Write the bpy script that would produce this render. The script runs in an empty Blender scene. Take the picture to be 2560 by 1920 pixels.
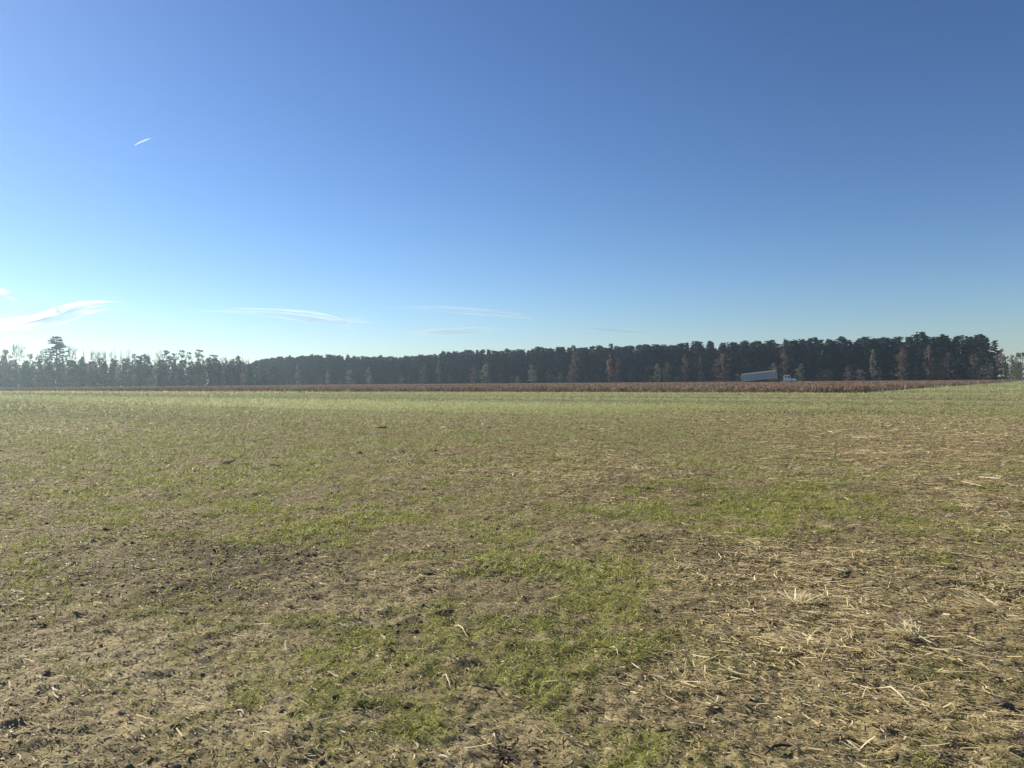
import bpy, math, random
import numpy as np
from mathutils import Vector, Matrix, Euler

random.seed(11)
rng = np.random.default_rng(7)
sc = bpy.context.scene
R = math.radians
COL = sc.collection

# ------------------------------------------------------------------ camera
F = 1850.0 / 2560.0            # focal length in picture widths
EYE = 1.6
cam_d = bpy.data.cameras.new('camera'); cam = bpy.data.objects.new('camera', cam_d); COL.objects.link(cam)
cam_d.lens = 36.0 * F; cam_d.sensor_width = 36.0
cam_d.clip_start = 0.05; cam_d.clip_end = 80000
PITCH = math.atan(6.0 / 1850.0)
cam.matrix_world = Matrix.Translation((0, 0, EYE)) @ Matrix.Rotation(R(90) - PITCH, 4, 'X') @ Matrix.Rotation(-0.0085, 4, 'Z')
sc.camera = cam
CM = cam.matrix_world.to_3x3()
CMn = np.array(CM)

def ray(px, py):
    """direction through photo pixel (2560 x 1920), scaled to unit depth along the view axis"""
    return CM @ Vector(((px - 1280) / 1850.0, (960 - py) / 1850.0, -1.0))

def at_y(px, py, Y):
    d = ray(px, py); t = Y / d.y
    return Vector((d.x * t, Y, EYE + d.z * t))

def on_ground(px, py):
    d = ray(px, py); t = -EYE / d.z
    return Vector((d.x * t, d.y * t, 0))

def to_px(x, y, z=0.0):
    P = np.stack([x, y, np.zeros_like(x) + (z - EYE)], -1) @ CMn      # R^T p
    dep = np.maximum(-P[..., 2], 1e-3)
    u = 1280 + 1850 * P[..., 0] / dep
    v = 960 - 1850 * P[..., 1] / dep
    bad = P[..., 2] > -0.3
    return np.where(bad, -9999, u), np.where(bad, 9999, v)

# ------------------------------------------------------------------ noise
def _hash(ix, iy, seed):
    h = (ix.astype(np.int64) * 374761393 + iy.astype(np.int64) * 668265263 + seed * 974634777) & 0xFFFFFFFF
    h = ((h ^ (h >> 13)) * 1274126177) & 0xFFFFFFFF
    h = h ^ (h >> 16)
    return (h & 0xFFFFFF) / float(0xFFFFFF)

def vnoise(x, y, seed=0):
    x0 = np.floor(x); y0 = np.floor(y)
    fx = x - x0; fy = y - y0
    fx = fx * fx * (3 - 2 * fx); fy = fy * fy * (3 - 2 * fy)
    ix = x0.astype(np.int64); iy = y0.astype(np.int64)
    a = _hash(ix, iy, seed); b = _hash(ix + 1, iy, seed)
    c = _hash(ix, iy + 1, seed); d = _hash(ix + 1, iy + 1, seed)
    return (a * (1 - fx) + b * fx) * (1 - fy) + (c * (1 - fx) + d * fx) * fy

def fbm(x, y, seed=0, oct=4):
    s = 0; a = 1; t = 0
    for k in range(oct):
        s = s + a * vnoise(x, y, seed + 31 * k); t += a
        a *= .5; x, y = x * 2.03 * .8 - y * 2.03 * .6, x * 2.03 * .6 + y * 2.03 * .8
    return s / t

def sstep(a, b, x):
    t = np.clip((x - a) / (b - a), 0, 1); return t * t * (3 - 2 * t)

# ------------------------------------------------------------------ what grows where on the field
P0 = np.array([38.0, 81.0]); U = np.array([-.792, .611]); V = np.array([.611, .792])
GREEN = [(1290,1395,130,45,1.5),(1560,1510,110,40,1.1),(800,1130,1300,120,.62),(600,1000,1500,60,.7),(1250,1400,230,75,.6),(250,1110,600,80,.55),(900,1070,1300,45,.5),(1280,1395,150,50,1.3),(1290,1400,190,65,1.1),(1560,1500,150,85,.8),(1400,1490,260,60,.6),(1950,1265,430,80,.85),(2200,1330,300,50,.55),
 (1700,1225,200,60,.6),(500,1195,520,80,.8),(350,1300,330,60,.45),(900,1320,260,70,.55),(1050,1220,300,60,.55),(700,1110,900,45,.5),
 (1000,1690,130,50,1.),(1080,1850,90,40,.8),(800,1820,80,40,.8),(650,1900,120,30,.6),(1350,1770,130,80,.65),(430,1780,100,35,.5),
 (750,1680,70,40,.6),(2300,1560,150,40,.45),(2050,1820,150,60,.5),(1600,1880,200,60,.55),(1650,1620,160,50,.5),(1200,1620,160,50,.5),(1350,1320,200,60,.6)]
STRAW = [(1450,1190,270,60,.9),(2300,1100,420,95,1.),(2000,1055,320,40,.7),(2450,1250,200,110,.7),(1950,1440,230,90,1.2),
 (2100,1580,300,100,.9),(2400,1480,220,130,.7),(2350,1800,320,150,.65),(1900,1750,320,120,.45),(1100,1070,500,30,.35),(1250,1140,260,40,.5),(1000,1450,250,60,.3)]
SOIL = [(850,1540,230,75,1.),(600,1600,300,60,.7),(350,1700,330,110,.75),(650,1850,220,60,.7),(1100,1900,220,40,.8),(700,1740,180,50,.8),(1060,1580,90,60,.6),
 (1850,1700,170,60,.5),(1400,1880,130,50,.5),(2200,1760,200,80,.35),(100,1850,250,80,.4)]
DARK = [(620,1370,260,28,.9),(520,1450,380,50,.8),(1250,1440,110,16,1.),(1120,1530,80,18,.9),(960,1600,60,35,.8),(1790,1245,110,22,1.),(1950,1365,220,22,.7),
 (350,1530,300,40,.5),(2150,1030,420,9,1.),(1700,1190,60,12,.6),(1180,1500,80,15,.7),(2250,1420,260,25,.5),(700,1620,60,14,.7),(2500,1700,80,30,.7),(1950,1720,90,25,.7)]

def blobs(L, u, v):
    m = np.zeros_like(u)
    for cx, cy, rx, ry, s in L:
        d2 = ((u - cx) / rx) ** 2 + ((v - cy) / ry) ** 2
        m = np.maximum(m, s * np.exp(-d2 * .9))
    return m

def fields(x, y):
    r = np.hypot(x, y)
    wob = .12 * r + .1
    xw = x + (fbm(x * 1.1, y * 1.1, 5, 3) - .5) * wob * 1.1
    yw = y + (fbm(x * 1.1 + 9, y * 1.1, 6, 3) - .5) * wob * 2.2
    u, v = to_px(xw, yw)
    n1 = fbm(x * .35, y * .35, 11, 4); n2 = fbm(x * 1.7, y * 1.7, 12, 3); n3 = fbm(x * 6, y * 6, 13, 2)
    q = (x - P0[0]) * V[0] + (y - P0[1]) * V[1]          # across the rows
    s = (x - P0[0]) * U[0] + (y - P0[1]) * U[1]          # along the rows
    stripe = np.clip((.6 * vnoise(q * .16, s * .006, 21) + .4 * fbm(q * .5, s * .012, 23, 2) - .5) * 1.8 + .5, 0, 1)
    stripe2 = fbm(q * 1.3, s * .03, 22, 2)
    far = sstep(20, 55, r)
    g = .8 * blobs(GREEN, u, v) * (.2 + 1.3 * sstep(.3, .7, n2)) + (.18 + .3 * sstep(.4, .7, n1)) * sstep(.3, .7, n2) * (1 - far)
    g = np.maximum(g, far * (.62 + .8 * (stripe - .5)))
    g = np.clip(g * (.25 + 1.5 * sstep(.25, .75, n3)), 0, 1)
    st = np.clip(blobs(STRAW, u, v) * (.45 + 1.1 * n2), 0, 1.2) + .16 + .12 * (n1 - .5)
    g = g * (1 - .45 * np.clip(st - .3, 0, 1))
    so = np.clip(blobs(SOIL, u, v) * (.3 + 1.4 * n2), 0, 1)
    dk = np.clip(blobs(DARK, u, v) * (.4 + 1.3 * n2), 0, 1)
    return dict(g=g, st=st, so=so, dk=dk, n1=n1, n2=n2, n3=n3, stripe=stripe, stripe2=stripe2, far=far, r=r)

def height(x, y):
    r = np.hypot(x, y)
    def amp(w): return 1 - sstep(w / .010, w / .0045, r)       # fades out where the grid gets too coarse
    h = .05 * (fbm(x * .45, y * .45, 41, 2) - .5) * (1 - sstep(60, 110, r))
    h = h + .055 * (fbm(x * 2.1, y * 2.1, 42, 2) - .5) * amp(.47)
    rd = 1 - np.abs(2 * vnoise(x * 7, y * 9, 43) - 1)
    h = h + .022 * rd * rd * amp(.14) * (.35 + 1.1 * vnoise(x * .9, y * .9, 50))
    h = h + .028 * (fbm(x * 17, y * 17, 44, 2) - .5) * amp(.06)
    h = h + .015 * (vnoise(x * 38, y * 38, 45) - .5) * amp(.026)
    # shallow wheel tracks parallel to the crop rows
    q = (x - P0[0]) * V[0] + (y - P0[1]) * V[1]
    h = h - .03 * sstep(.72, .8, vnoise(q * .55, q * 0 + 3, 47)) * (1 - sstep(50, 100, r))
    return h

# ------------------------------------------------------------------ mesh helpers
def mesh_np(name, verts, faces, cols=None, smooth=False, mats=(), mi=None):
    """faces: int array (n,3) or (n,4)"""
    me = bpy.data.meshes.new(name)
    verts = np.asarray(verts, np.float32); faces = np.asarray(faces, np.int32)
    n, k = faces.shape
    me.vertices.add(len(verts)); me.vertices.foreach_set('co', verts.ravel())
    me.loops.add(n * k); me.loops.foreach_set('vertex_index', faces.ravel())
    me.polygons.add(n); me.polygons.foreach_set('loop_start', np.arange(0, n * k, k, dtype=np.int32))
    me.polygons.foreach_set('loop_total', np.full(n, k, np.int32))
    if smooth: me.polygons.foreach_set('use_smooth', np.ones(n, bool))
    if mi is not None: me.polygons.foreach_set('material_index', np.asarray(mi, np.int32))
    me.update(calc_edges=True)
    if cols is not None:
        ca = me.color_attributes.new('col', 'FLOAT_COLOR', 'POINT')
        c4 = np.ones((len(verts), 4), np.float32); c4[:, :3] = cols
        ca.data.foreach_set('color', c4.ravel())
    for m in mats: me.materials.append(m)
    return me

def tag(o, label=None, cat=None, group=None, kind=None):
    if label: o['label'] = label
    if cat: o['category'] = cat
    if group: o['group'] = group
    if kind: o['kind'] = kind
    return o

def obj(name, me, parent=None, loc=None):
    o = bpy.data.objects.new(name, me); COL.objects.link(o)
    if parent is not None: o.parent = parent
    if loc is not None: o.location = loc
    return o

def empty(name, loc, rz=0, scale=1):
    o = bpy.data.objects.new(name, None); COL.objects.link(o)
    o.location = loc; o.rotation_euler = (0, 0, rz)
    if scale != 1: o.scale = scale if isinstance(scale, tuple) else (scale,) * 3
    return o

# ------------------------------------------------------------------ materials
def newmat(name):
    m = bpy.data.materials.new(name); m.use_nodes = True
    nt = m.node_tree; nt.nodes.clear()
    return m, nt, nt.nodes, nt.links

def leafmat(name, transl=.35, rough=.55, noise=.25, scale=3.0, tint=(1, 1, 1), spec=.3):
    """colour from the mesh, slightly varied, part of the light let through"""
    m, nt, N, L = newmat(name)
    out = N.new('ShaderNodeOutputMaterial'); mix = N.new('ShaderNodeMixShader')
    p = N.new('ShaderNodeBsdfPrincipled'); t = N.new('ShaderNodeBsdfTranslucent')
    a = N.new('ShaderNodeAttribute'); a.attribute_name = 'col'
    nz = N.new('ShaderNodeTexNoise'); nz.inputs['Scale'].default_value = scale
    tc = N.new('ShaderNodeTexCoord'); L.new(tc.outputs['Object'], nz.inputs['Vector'])
    mr = N.new('ShaderNodeMapRange'); mr.inputs['To Min'].default_value = 1 - noise * 2; mr.inputs['To Max'].default_value = 1 + noise * 2
    L.new(nz.outputs['Fac'], mr.inputs['Value'])
    vm = N.new('ShaderNodeVectorMath'); vm.operation = 'SCALE'
    L.new(a.outputs['Color'], vm.inputs[0]); L.new(mr.outputs[0], vm.inputs['Scale'])
    tm = N.new('ShaderNodeVectorMath'); tm.operation = 'MULTIPLY'; tm.inputs[1].default_value = tint
    L.new(vm.outputs[0], tm.inputs[0])
    L.new(tm.outputs[0], p.inputs['Base Color']); L.new(tm.outputs[0], t.inputs['Color'])
    p.inputs['Roughness'].default_value = rough; p.inputs['Specular IOR Level'].default_value = spec
    mix.inputs['Fac'].default_value = transl
    L.new(p.outputs[0], mix.inputs[1]); L.new(t.outputs[0], mix.inputs[2]); L.new(mix.outputs[0], out.inputs['Surface'])
    return m

def plain(name, col, rough=.6, noise=.15, scale=4.0, metal=0.0, spec=.4):
    m, nt, N, L = newmat(name)
    out = N.new('ShaderNodeOutputMaterial'); p = N.new('ShaderNodeBsdfPrincipled')
    nz = N.new('ShaderNodeTexNoise'); nz.inputs['Scale'].default_value = scale; nz.inputs['Detail'].default_value = 6
    tc = N.new('ShaderNodeTexCoord'); L.new(tc.outputs['Object'], nz.inputs['Vector'])
    rp = N.new('ShaderNodeValToRGB')
    rp.color_ramp.elements[0].position = .3; rp.color_ramp.elements[1].position = .7
    rp.color_ramp.elements[0].color = tuple(c * (1 - noise) for c in col) + (1,)
    rp.color_ramp.elements[1].color = tuple(min(1, c * (1 + noise)) for c in col) + (1,)
    L.new(nz.outputs['Fac'], rp.inputs[0]); L.new(rp.outputs[0], p.inputs['Base Color'])
    p.inputs['Roughness'].default_value = rough; p.inputs['Metallic'].default_value = metal
    p.inputs['Specular IOR Level'].default_value = spec
    L.new(p.outputs[0], out.inputs['Surface'])
    return m

def ground_material():
    m, nt, N, L = newmat('field_soil')
    out = N.new('ShaderNodeOutputMaterial'); p = N.new('ShaderNodeBsdfPrincipled')
    a = N.new('ShaderNodeAttribute'); a.attribute_name = 'col'
    tc = N.new('ShaderNodeTexCoord')
    def noise(scale, detail, w=(1, 1, 1)):
        mp = N.new('ShaderNodeMapping'); mp.inputs['Scale'].default_value = w
        n = N.new('ShaderNodeTexNoise'); n.inputs['Scale'].default_value = scale; n.inputs['Detail'].default_value = detail
        n.inputs['Roughness'].default_value = .65
        L.new(tc.outputs['Object'], mp.inputs['Vector']); L.new(mp.outputs[0], n.inputs['Vector']); return n
    n1 = noise(55, 5); n2 = noise(7, 5); n3 = noise(.9, 4)
    def mr(n, lo, hi):
        r = N.new('ShaderNodeMapRange'); r.inputs['From Min'].default_value = .3; r.inputs['From Max'].default_value = .7
        r.inputs['To Min'].default_value = lo; r.inputs['To Max'].default_value = hi
        L.new(n.outputs['Fac'], r.inputs['Value']); return r
    a1 = mr(n1, .62, 1.38); a2 = mr(n2, .75, 1.25); a3 = mr(n3, .88, 1.12)
    m1 = N.new('ShaderNodeMath'); m1.operation = 'MULTIPLY'; L.new(a1.outputs[0], m1.inputs[0]); L.new(a2.outputs[0], m1.inputs[1])
    m2 = N.new('ShaderNodeMath'); m2.operation = 'MULTIPLY'; L.new(m1.outputs[0], m2.inputs[0]); L.new(a3.outputs[0], m2.inputs[1])
    vm = N.new('ShaderNodeVectorMath'); vm.operation = 'SCALE'
    L.new(a.outputs['Color'], vm.inputs[0]); L.new(m2.outputs[0], vm.inputs['Scale'])
    L.new(vm.outputs[0], p.inputs['Base Color'])
    p.inputs['Roughness'].default_value = .95; p.inputs['Specular IOR Level'].default_value = .15
    b = N.new('ShaderNodeBump'); b.inputs['Strength'].default_value = .6; b.inputs['Distance'].default_value = .012
    L.new(n1.outputs['Fac'], b.inputs['Height']); L.new(b.outputs[0], p.inputs['Normal'])
    L.new(p.outputs[0], out.inputs['Surface'])
    return m

M_ground = ground_material()
M_grass = leafmat('grass_blade', .45, .5, .2, 2.0)
M_straw = leafmat('dry_straw', .22, .65, .15, 8.0, spec=.22, tint=(.98, .98, .90))
M_crop = leafmat('dry_crop', .3, .7, .25, .4, spec=.2)
M_needle = leafmat('pine_foliage', .25, .6, .3, .6, spec=.2)
M_leaf = leafmat('autumn_foliage', .4, .6, .3, .8, spec=.2)
M_bark = plain('bark', (.11, .085, .065), .9, .3, 3.0, spec=.1)
M_greybark = plain('grey_bark', (.17, .15, .13), .9, .3, 3.0, spec=.1)

# ------------------------------------------------------------------ ground
def ground_cols(f):
    def c(*v): return np.array(v)
    base = c(.235, .195, .115)
    col = np.ones(f['g'].shape + (3,)) * base
    def mixc(col, m, tgt): return col * (1 - m[..., None]) + np.array(tgt) * m[..., None]
    col = mixc(col, np.clip(f['so'] * .9, 0, 1), (.42, .345, .235))
    col = mixc(col, np.clip(f['st'] * .5, 0, .8), (.30, .235, .14))
    col = mixc(col, np.clip(f['g'] * .85, 0, .9), (.19, .19, .075))
    fr = f['far']
    farc = np.array((.26, .265, .15))[None] * (.62 + .76 * f['stripe'][..., None]) * (.8 + .4 * f['stripe2'][..., None])
    pale = np.array((.34, .29, .18))
    farc = farc * (1 - .45 * np.clip(f['st'][..., None], 0, 1)) + pale * .45 * np.clip(f['st'][..., None], 0, 1)
    col = col * (1 - fr[..., None]) + farc * fr[..., None]
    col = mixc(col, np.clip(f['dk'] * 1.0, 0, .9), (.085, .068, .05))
    col = mixc(col, .45 * sstep(.5, .8, f['n3']) * (1 - fr), (.10, .078, .045))
    return col * np.array((.97, .98, .88))

def build_ground():
    r = [0.25]
    while r[-1] < 70: r.append(r[-1] + max(.010, r[-1] * .0046))
    while r[-1] < 9000: r.append(r[-1] * 1.03)
    r = np.array(r)
    dense = np.linspace(R(-75), R(75), 660)
    rest = np.linspace(R(75), R(285), 50)[1:-1]
    az = np.concatenate([dense, rest])
    A, Rr = np.meshgrid(az, r)
    x = np.sin(A) * Rr; y = np.cos(A) * Rr
    z = height(x, y) * sstep(.25, 1, Rr)
    nr, na = x.shape
    i = np.arange(nr - 1)[:, None] * na; j = np.arange(na)[None]
    jn = (j + 1) % na
    f = np.stack([i + j, i + jn, i + na + jn, i + na + j], -1).reshape(-1, 4)
    v = np.stack([x, y, z], -1).reshape(-1, 3)
    # close the hole under the camera
    c = ground_cols(fields(x.ravel(), y.ravel()))
    v = np.vstack([v, [[0, 0, 0]]]); c = np.vstack([c, [[.2, .15, .1]]])
    ce = len(v) - 1
    jj = np.arange(na)
    fan = np.stack([np.full(na, ce), (jj + 1) % na, jj, jj], -1)
    me = mesh_np('ground', v, f[:, ::-1], c, True, [M_ground])
    o = obj('ground', me); tag(o, 'open harvested field of bare soil, green patches and dry litter', kind='structure')
    me2 = me
    return o
build_ground()

# ------------------------------------------------------------------ scattered litter, grass and clods
def scatter(n_area, r0, r1):
    """points per square metre n_area between r0 and r1 over a sector wider than the view"""
    half = 80 if r1 <= 8 else (62 if r1 <= 18 else 50)
    area = R(2 * half) / 2 * (r1 * r1 - r0 * r0)
    n = int(area * n_area)
    rr = np.sqrt(rng.random(n) * (r1 * r1 - r0 * r0) + r0 * r0)
    a = R(half) * (rng.random(n) * 2 - 1)
    return np.sin(a) * rr, np.cos(a) * rr

def ribbons(x, y, z, az, length, width, bend, lift, cols, nseg=2, roll=None):
    """curved flat strips; returns verts, quad faces, colours"""
    n = len(x); k = nseg + 1
    t = np.linspace(-.5, .5, k)[None]
    ca, sa = np.cos(az)[:, None], np.sin(az)[:, None]
    L = length[:, None] * t
    side = bend[:, None] * length[:, None] * (t * t * 4 - .33)
    cx = x[:, None] + ca * L - sa * side
    cy = y[:, None] + sa * L + ca * side
    cz = z[:, None] + lift[:, None] * length[:, None] * (t + .5) + .15 * width[:, None]
    w = width[:, None] * np.where(np.abs(t) > .49, .45, .5)
    if roll is None: roll = rng.uniform(-.6, .6, n)
    cr, sr = np.cos(roll)[:, None], np.sin(roll)[:, None]
    wx, wy, wz = -sa * w * cr, ca * w * cr, w * sr
    A = np.stack([cx + wx, cy + wy, cz + wz], -1); B = np.stack([cx - wx, cy - wy, cz - wz], -1)
    v = np.stack([A, B], 2).reshape(-1, 3)
    base = (np.arange(n) * k * 2)[:, None]
    s = np.arange(nseg)[None] * 2
    f = np.stack([base + s, base + s + 1, base + s + 3, base + s + 2], -1).reshape(-1, 4)
    c = np.repeat(cols, k * 2, 0)
    return v, f, c

def join(parts):
    V_, F_, C_ = [], [], []; o = 0
    for v, f, c in parts:
        V_.append(v); F_.append(f + o); C_.append(c); o += len(v)
    return np.vstack(V_), np.vstack(F_), np.vstack(C_)

def straw():
    parts = []
    for r0, r1, dens, sc_, wmul in ((1.4, 6, 6500, 1, 1), (6, 12, 2600, 1.35, 1.5), (12, 24, 800, 2.0, 2.5), (24, 48, 170, 3.4, 4.6), (48, 90, 30, 6, 9), (90, 170, 4, 10, 18)):
        x, y = scatter(dens, r0, r1)
        f = fields(x, y)
        keep = rng.random(len(x)) < np.clip(.30 + .7 * f['st'] - .25 * f['g'] - .25 * f['dk'], 0.05, 1)
        if r1 > 80:
            q = (x - P0[0]) * V[0] + (y - P0[1]) * V[1]; s = (x - P0[0]) * U[0] + (y - P0[1]) * U[1]
            keep &= ~((q > 0) & (s > 0))
        x, y = x[keep], y[keep]; st = f['st'][keep]; n = len(x)
        z = height(x, y)
        big = rng.random(n)
        L = (.014 + .034 * big ** 2 + .16 * (big > .965) * rng.random(n) * np.clip(st * 1.6, .2, 1.3) * (r0 < 20)) * sc_
        W = (.003 + .0045 * rng.random(n) ** 2) * wmul * (1 + .4 * (big > .9))
        az = rng.normal(-.5, .75, n) + math.pi * (rng.random(n) < .5)
        lift = rng.exponential(.10, n) * (1 + 2.0 * (rng.random(n) < .12)) * np.clip(.5 + st * .7, .5, 1.3); lift = np.minimum(lift, .5) * (1 - .7 * (big > .965))
        v0 = rng.random(n)[:, None]; t = rng.random(n)[:, None]
        pale = np.array([[.50, .41, .25]]); mid = np.array([[.30, .235, .135]]); dark = np.array([[.13, .10, .065]]); white = np.array([[.68, .60, .46]])
        c = mid * (1 - t) + pale * t
        c = np.where(v0 > .96, white, c); c = np.where(v0 < .42, dark * (.7 + 1.3 * t), c)
        c = c * (.75 + .5 * rng.random(n)[:, None]) * (1 + .35 * np.clip(st[:, None], 0, 1))
        parts.append(ribbons(x, y, z + rng.random(n) * .016, az, L, W, rng.normal(0, .13, n), lift, c, 1 if r0 > 10 else 2))
    for r0, r1, dens, sc_ in ((1.4, 8, 950, 1), (8, 18, 380, 1.3), (18, 36, 55, 1.9)):      # long pale straws on the straw-covered areas
        x, y = scatter(dens, r0, r1); f = fields(x, y)
        clump = fbm(x * 2.2, y * 2.2, 91, 2)
        keep = rng.random(len(x)) < np.clip((f['st'] - .42) * 1.5 * sstep(.35, .7, clump) * 1.6, 0.012, 1)
        x, y = x[keep], y[keep]; n = len(x); z = height(x, y)
        t = rng.random((n, 1))
        c = (np.array([[.46, .37, .21]]) * (1 - t) + np.array([[.78, .67, .43]]) * t) * (.7 + .5 * rng.random((n, 1)))
        parts.append(ribbons(x, y, z + .012 + rng.random(n) * .012, rng.normal(-.55, .5, n) + math.pi * (rng.random(n) < .3) + 1.9 * (rng.random(n) < .25), (.03 + .12 * rng.random(n) ** 1.6) * sc_,
                             rng.uniform(.0035, .008, n) * sc_, rng.normal(0, .055, n), np.abs(rng.normal(.03, .12, n)), c, 3))
    v, f, c = join(parts)
    o = obj('straw_litter', mesh_np('straw_litter', v, f, c, False, [M_straw]))
    tag(o, 'pale dry straw and crop residue scattered over the whole field', 'straw', kind='stuff')
    return len(f)
ns = straw()

def grass():
    parts = []
    for r0, r1, dens, sc_ in ((1.4, 6, 4200, 1), (6, 12, 1900, 1.5), (12, 28, 520, 2.6), (28, 60, 110, 4.6), (60, 125, 26, 8), (125, 260, 3, 18)):
        x, y = scatter(dens, r0, r1)
        f = fields(x, y)
        keep = rng.random(len(x)) < np.clip(f['g'] * 1.05 + .03, 0, 1)
        if r1 > 60:
            q = (x - P0[0]) * V[0] + (y - P0[1]) * V[1]; s = (x - P0[0]) * U[0] + (y - P0[1]) * U[1]
            keep &= ~((q > 0) & (s > 0))
        x, y = x[keep], y[keep]; n = len(x); g = f['g'][keep]; st = f['stripe'][keep]; fr = f['far'][keep]
        z = height(x, y)
        L = (.012 + .026 * rng.random(n)) * sc_ ** .8 * (.7 + .5 * g)
        W = (.0022 + .002 * rng.random(n)) * sc_
        az = rng.random(n) * 2 * math.pi
        lift = rng.uniform(.15, 1.1, n)
        t = rng.random(n)[:, None]
        c = np.array([[.23, .255, .06]]) * (1 - t) + np.array([[.46, .475, .11]]) * t
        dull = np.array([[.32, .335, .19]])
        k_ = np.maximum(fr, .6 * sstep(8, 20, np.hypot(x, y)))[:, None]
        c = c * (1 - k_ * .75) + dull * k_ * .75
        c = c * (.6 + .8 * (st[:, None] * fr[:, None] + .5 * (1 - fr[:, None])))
        c = c * (.75 + .5 * rng.random(n)[:, None])
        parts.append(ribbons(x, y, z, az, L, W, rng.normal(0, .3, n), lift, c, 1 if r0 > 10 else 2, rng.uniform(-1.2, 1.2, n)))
    v, f, c = join(parts)
    o = obj('grass', mesh_np('grass', v, f, c, False, [M_grass]))
    tag(o, 'short green grass and moss growing in patches on the field', 'grass', kind='stuff')
    return len(f)
ng = grass()

def lump(seed, rough=.28, sub=2):
    import bmesh
    bm = bmesh.new(); bmesh.ops.create_icosphere(bm, subdivisions=sub, radius=1)
    r = random.Random(seed)
    ph = [(r.uniform(-1, 1), r.uniform(-1, 1), r.uniform(-1, 1), r.uniform(2, 5), r.uniform(0, 6)) for _ in range(7)]
    for v in bm.verts:
        d = 1 + sum(rough * .4 * math.sin((v.co.x * a + v.co.y * b + v.co.z * c) * w + p) for a, b, c, w, p in ph)
        v.co *= d * (1 + r.uniform(-rough, rough) * .35)
    vs = np.array([v.co[:] for v in bm.verts]); fs = np.array([[v.index for v in f.verts] for f in bm.faces])
    bm.free(); return vs, fs

def clods():
    protos = [lump(k, .45, 1) for k in range(6)]
    parts = []
    for r0, r1, dens, s_ in ((2.2, 8, 260, .62), (8, 16, 70, 1.1), (16, 40, 8, 1.9)):
        x, y = scatter(dens, r0, r1)
        f = fields(x, y)
        keep = rng.random(len(x)) < np.clip(.12 + .75 * f['dk'] + .25 * f['so'], 0, 1)
        x, y = x[keep], y[keep]; dk = f['dk'][keep]; z = height(x, y)
        for i in range(len(x)):
            vs, fs = protos[i % 6]
            s = (.007 + .018 * rng.random() ** 3 + .010 * dk[i] * rng.random()) * s_
            a = rng.random() * 6.28; ca, sa = math.cos(a), math.sin(a)
            el = 1 + rng.random() * .8
            p = vs * np.array([s * el, s, s * .6])
            p = np.stack([p[:, 0] * ca - p[:, 1] * sa + x[i], p[:, 0] * sa + p[:, 1] * ca + y[i], p[:, 2] + z[i] + s * .15], -1)
            t = rng.random()
            c = np.array([.15, .117, .083]) * (1 - t) + np.array([.25, .2, .14]) * t
            parts.append((p, fs, np.repeat(c[None], len(p), 0)))
    v, f, c = join(parts)
    o = obj('soil_clods', mesh_np('soil_clods', v, f, c, False, [M_ground]))
    tag(o, 'small dark crumbs and clods of soil strewn over the field', 'soil', kind='stuff')
clods()

# ------------------------------------------------------------------ single pieces one can pick out on the ground
def tube_mesh(name, pts, rads, col, mat, sides=6):
    pts = [Vector(p) for p in pts]; V_ = []; F_ = []
    for i, p in enumerate(pts):
        d = (pts[min(i + 1, len(pts) - 1)] - pts[max(i - 1, 0)]).normalized()
        a = d.cross(Vector((0, 0, 1)));  a = a.normalized() if a.length > 1e-4 else Vector((1, 0, 0))
        b = d.cross(a)
        for k in range(sides):
            t = 2 * math.pi * k / sides
            V_.append(p + (a * math.cos(t) + b * math.sin(t)) * rads[i])
    for i in range(len(pts) - 1):
        for k in range(sides):
            F_.append((i * sides + k, i * sides + (k + 1) % sides, (i + 1) * sides + (k + 1) % sides, (i + 1) * sides + k))
    n = len(V_); V_.append(pts[0]); V_.append(pts[-1])
    for k in range(sides):
        F_.append((n, (k + 1) % sides, k, k)); 
        F_.append((n + 1, (len(pts) - 1) * sides + k, (len(pts) - 1) * sides + (k + 1) % sides, (len(pts) - 1) * sides + (k + 1) % sides))
    me = bpy.data.meshes.new(name)
    me.from_pydata([tuple(v) for v in V_], [], [tuple(dict.fromkeys(f)) for f in F_]); me.update()
    ca = me.color_attributes.new('col', 'FLOAT_COLOR', 'POINT')
    c4 = np.ones((len(V_), 4), np.float32); c4[:, :3] = col; ca.data.foreach_set('color', c4.ravel())
    for p in me.polygons: p.use_smooth = True
    me.materials.append(mat)
    return me

def gz(p): return float(height(np.array([p.x]), np.array([p.y]))[0])

def stalk(name, label, cat, pix, w, col, lift=.02, mat=None):
    g = [on_ground(*p) for p in pix]
    c = g[0].copy(); c.z = gz(g[0])
    pts = []
    for i, p in enumerate(g):
        q = p.copy(); q.z = gz(p) + w + lift * math.sin(math.pi * i / max(1, len(g) - 1)) + .004
        pts.append(q - c)
    # smooth by subdividing
    P = []
    for i in range(len(pts) - 1):
        for t in (0, .5): P.append(pts[i].lerp(pts[i + 1], t) + Vector((0, 0, random.uniform(-.001, .002))))
    P.append(pts[-1])
    rad = [w * (1 - .45 * abs(2 * i / (len(P) - 1) - 1)) for i in range(len(P))]
    o = obj(name, tube_mesh(name, P, rad, col, mat or M_straw), None, c)
    tag(o, label, cat); return o

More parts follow.
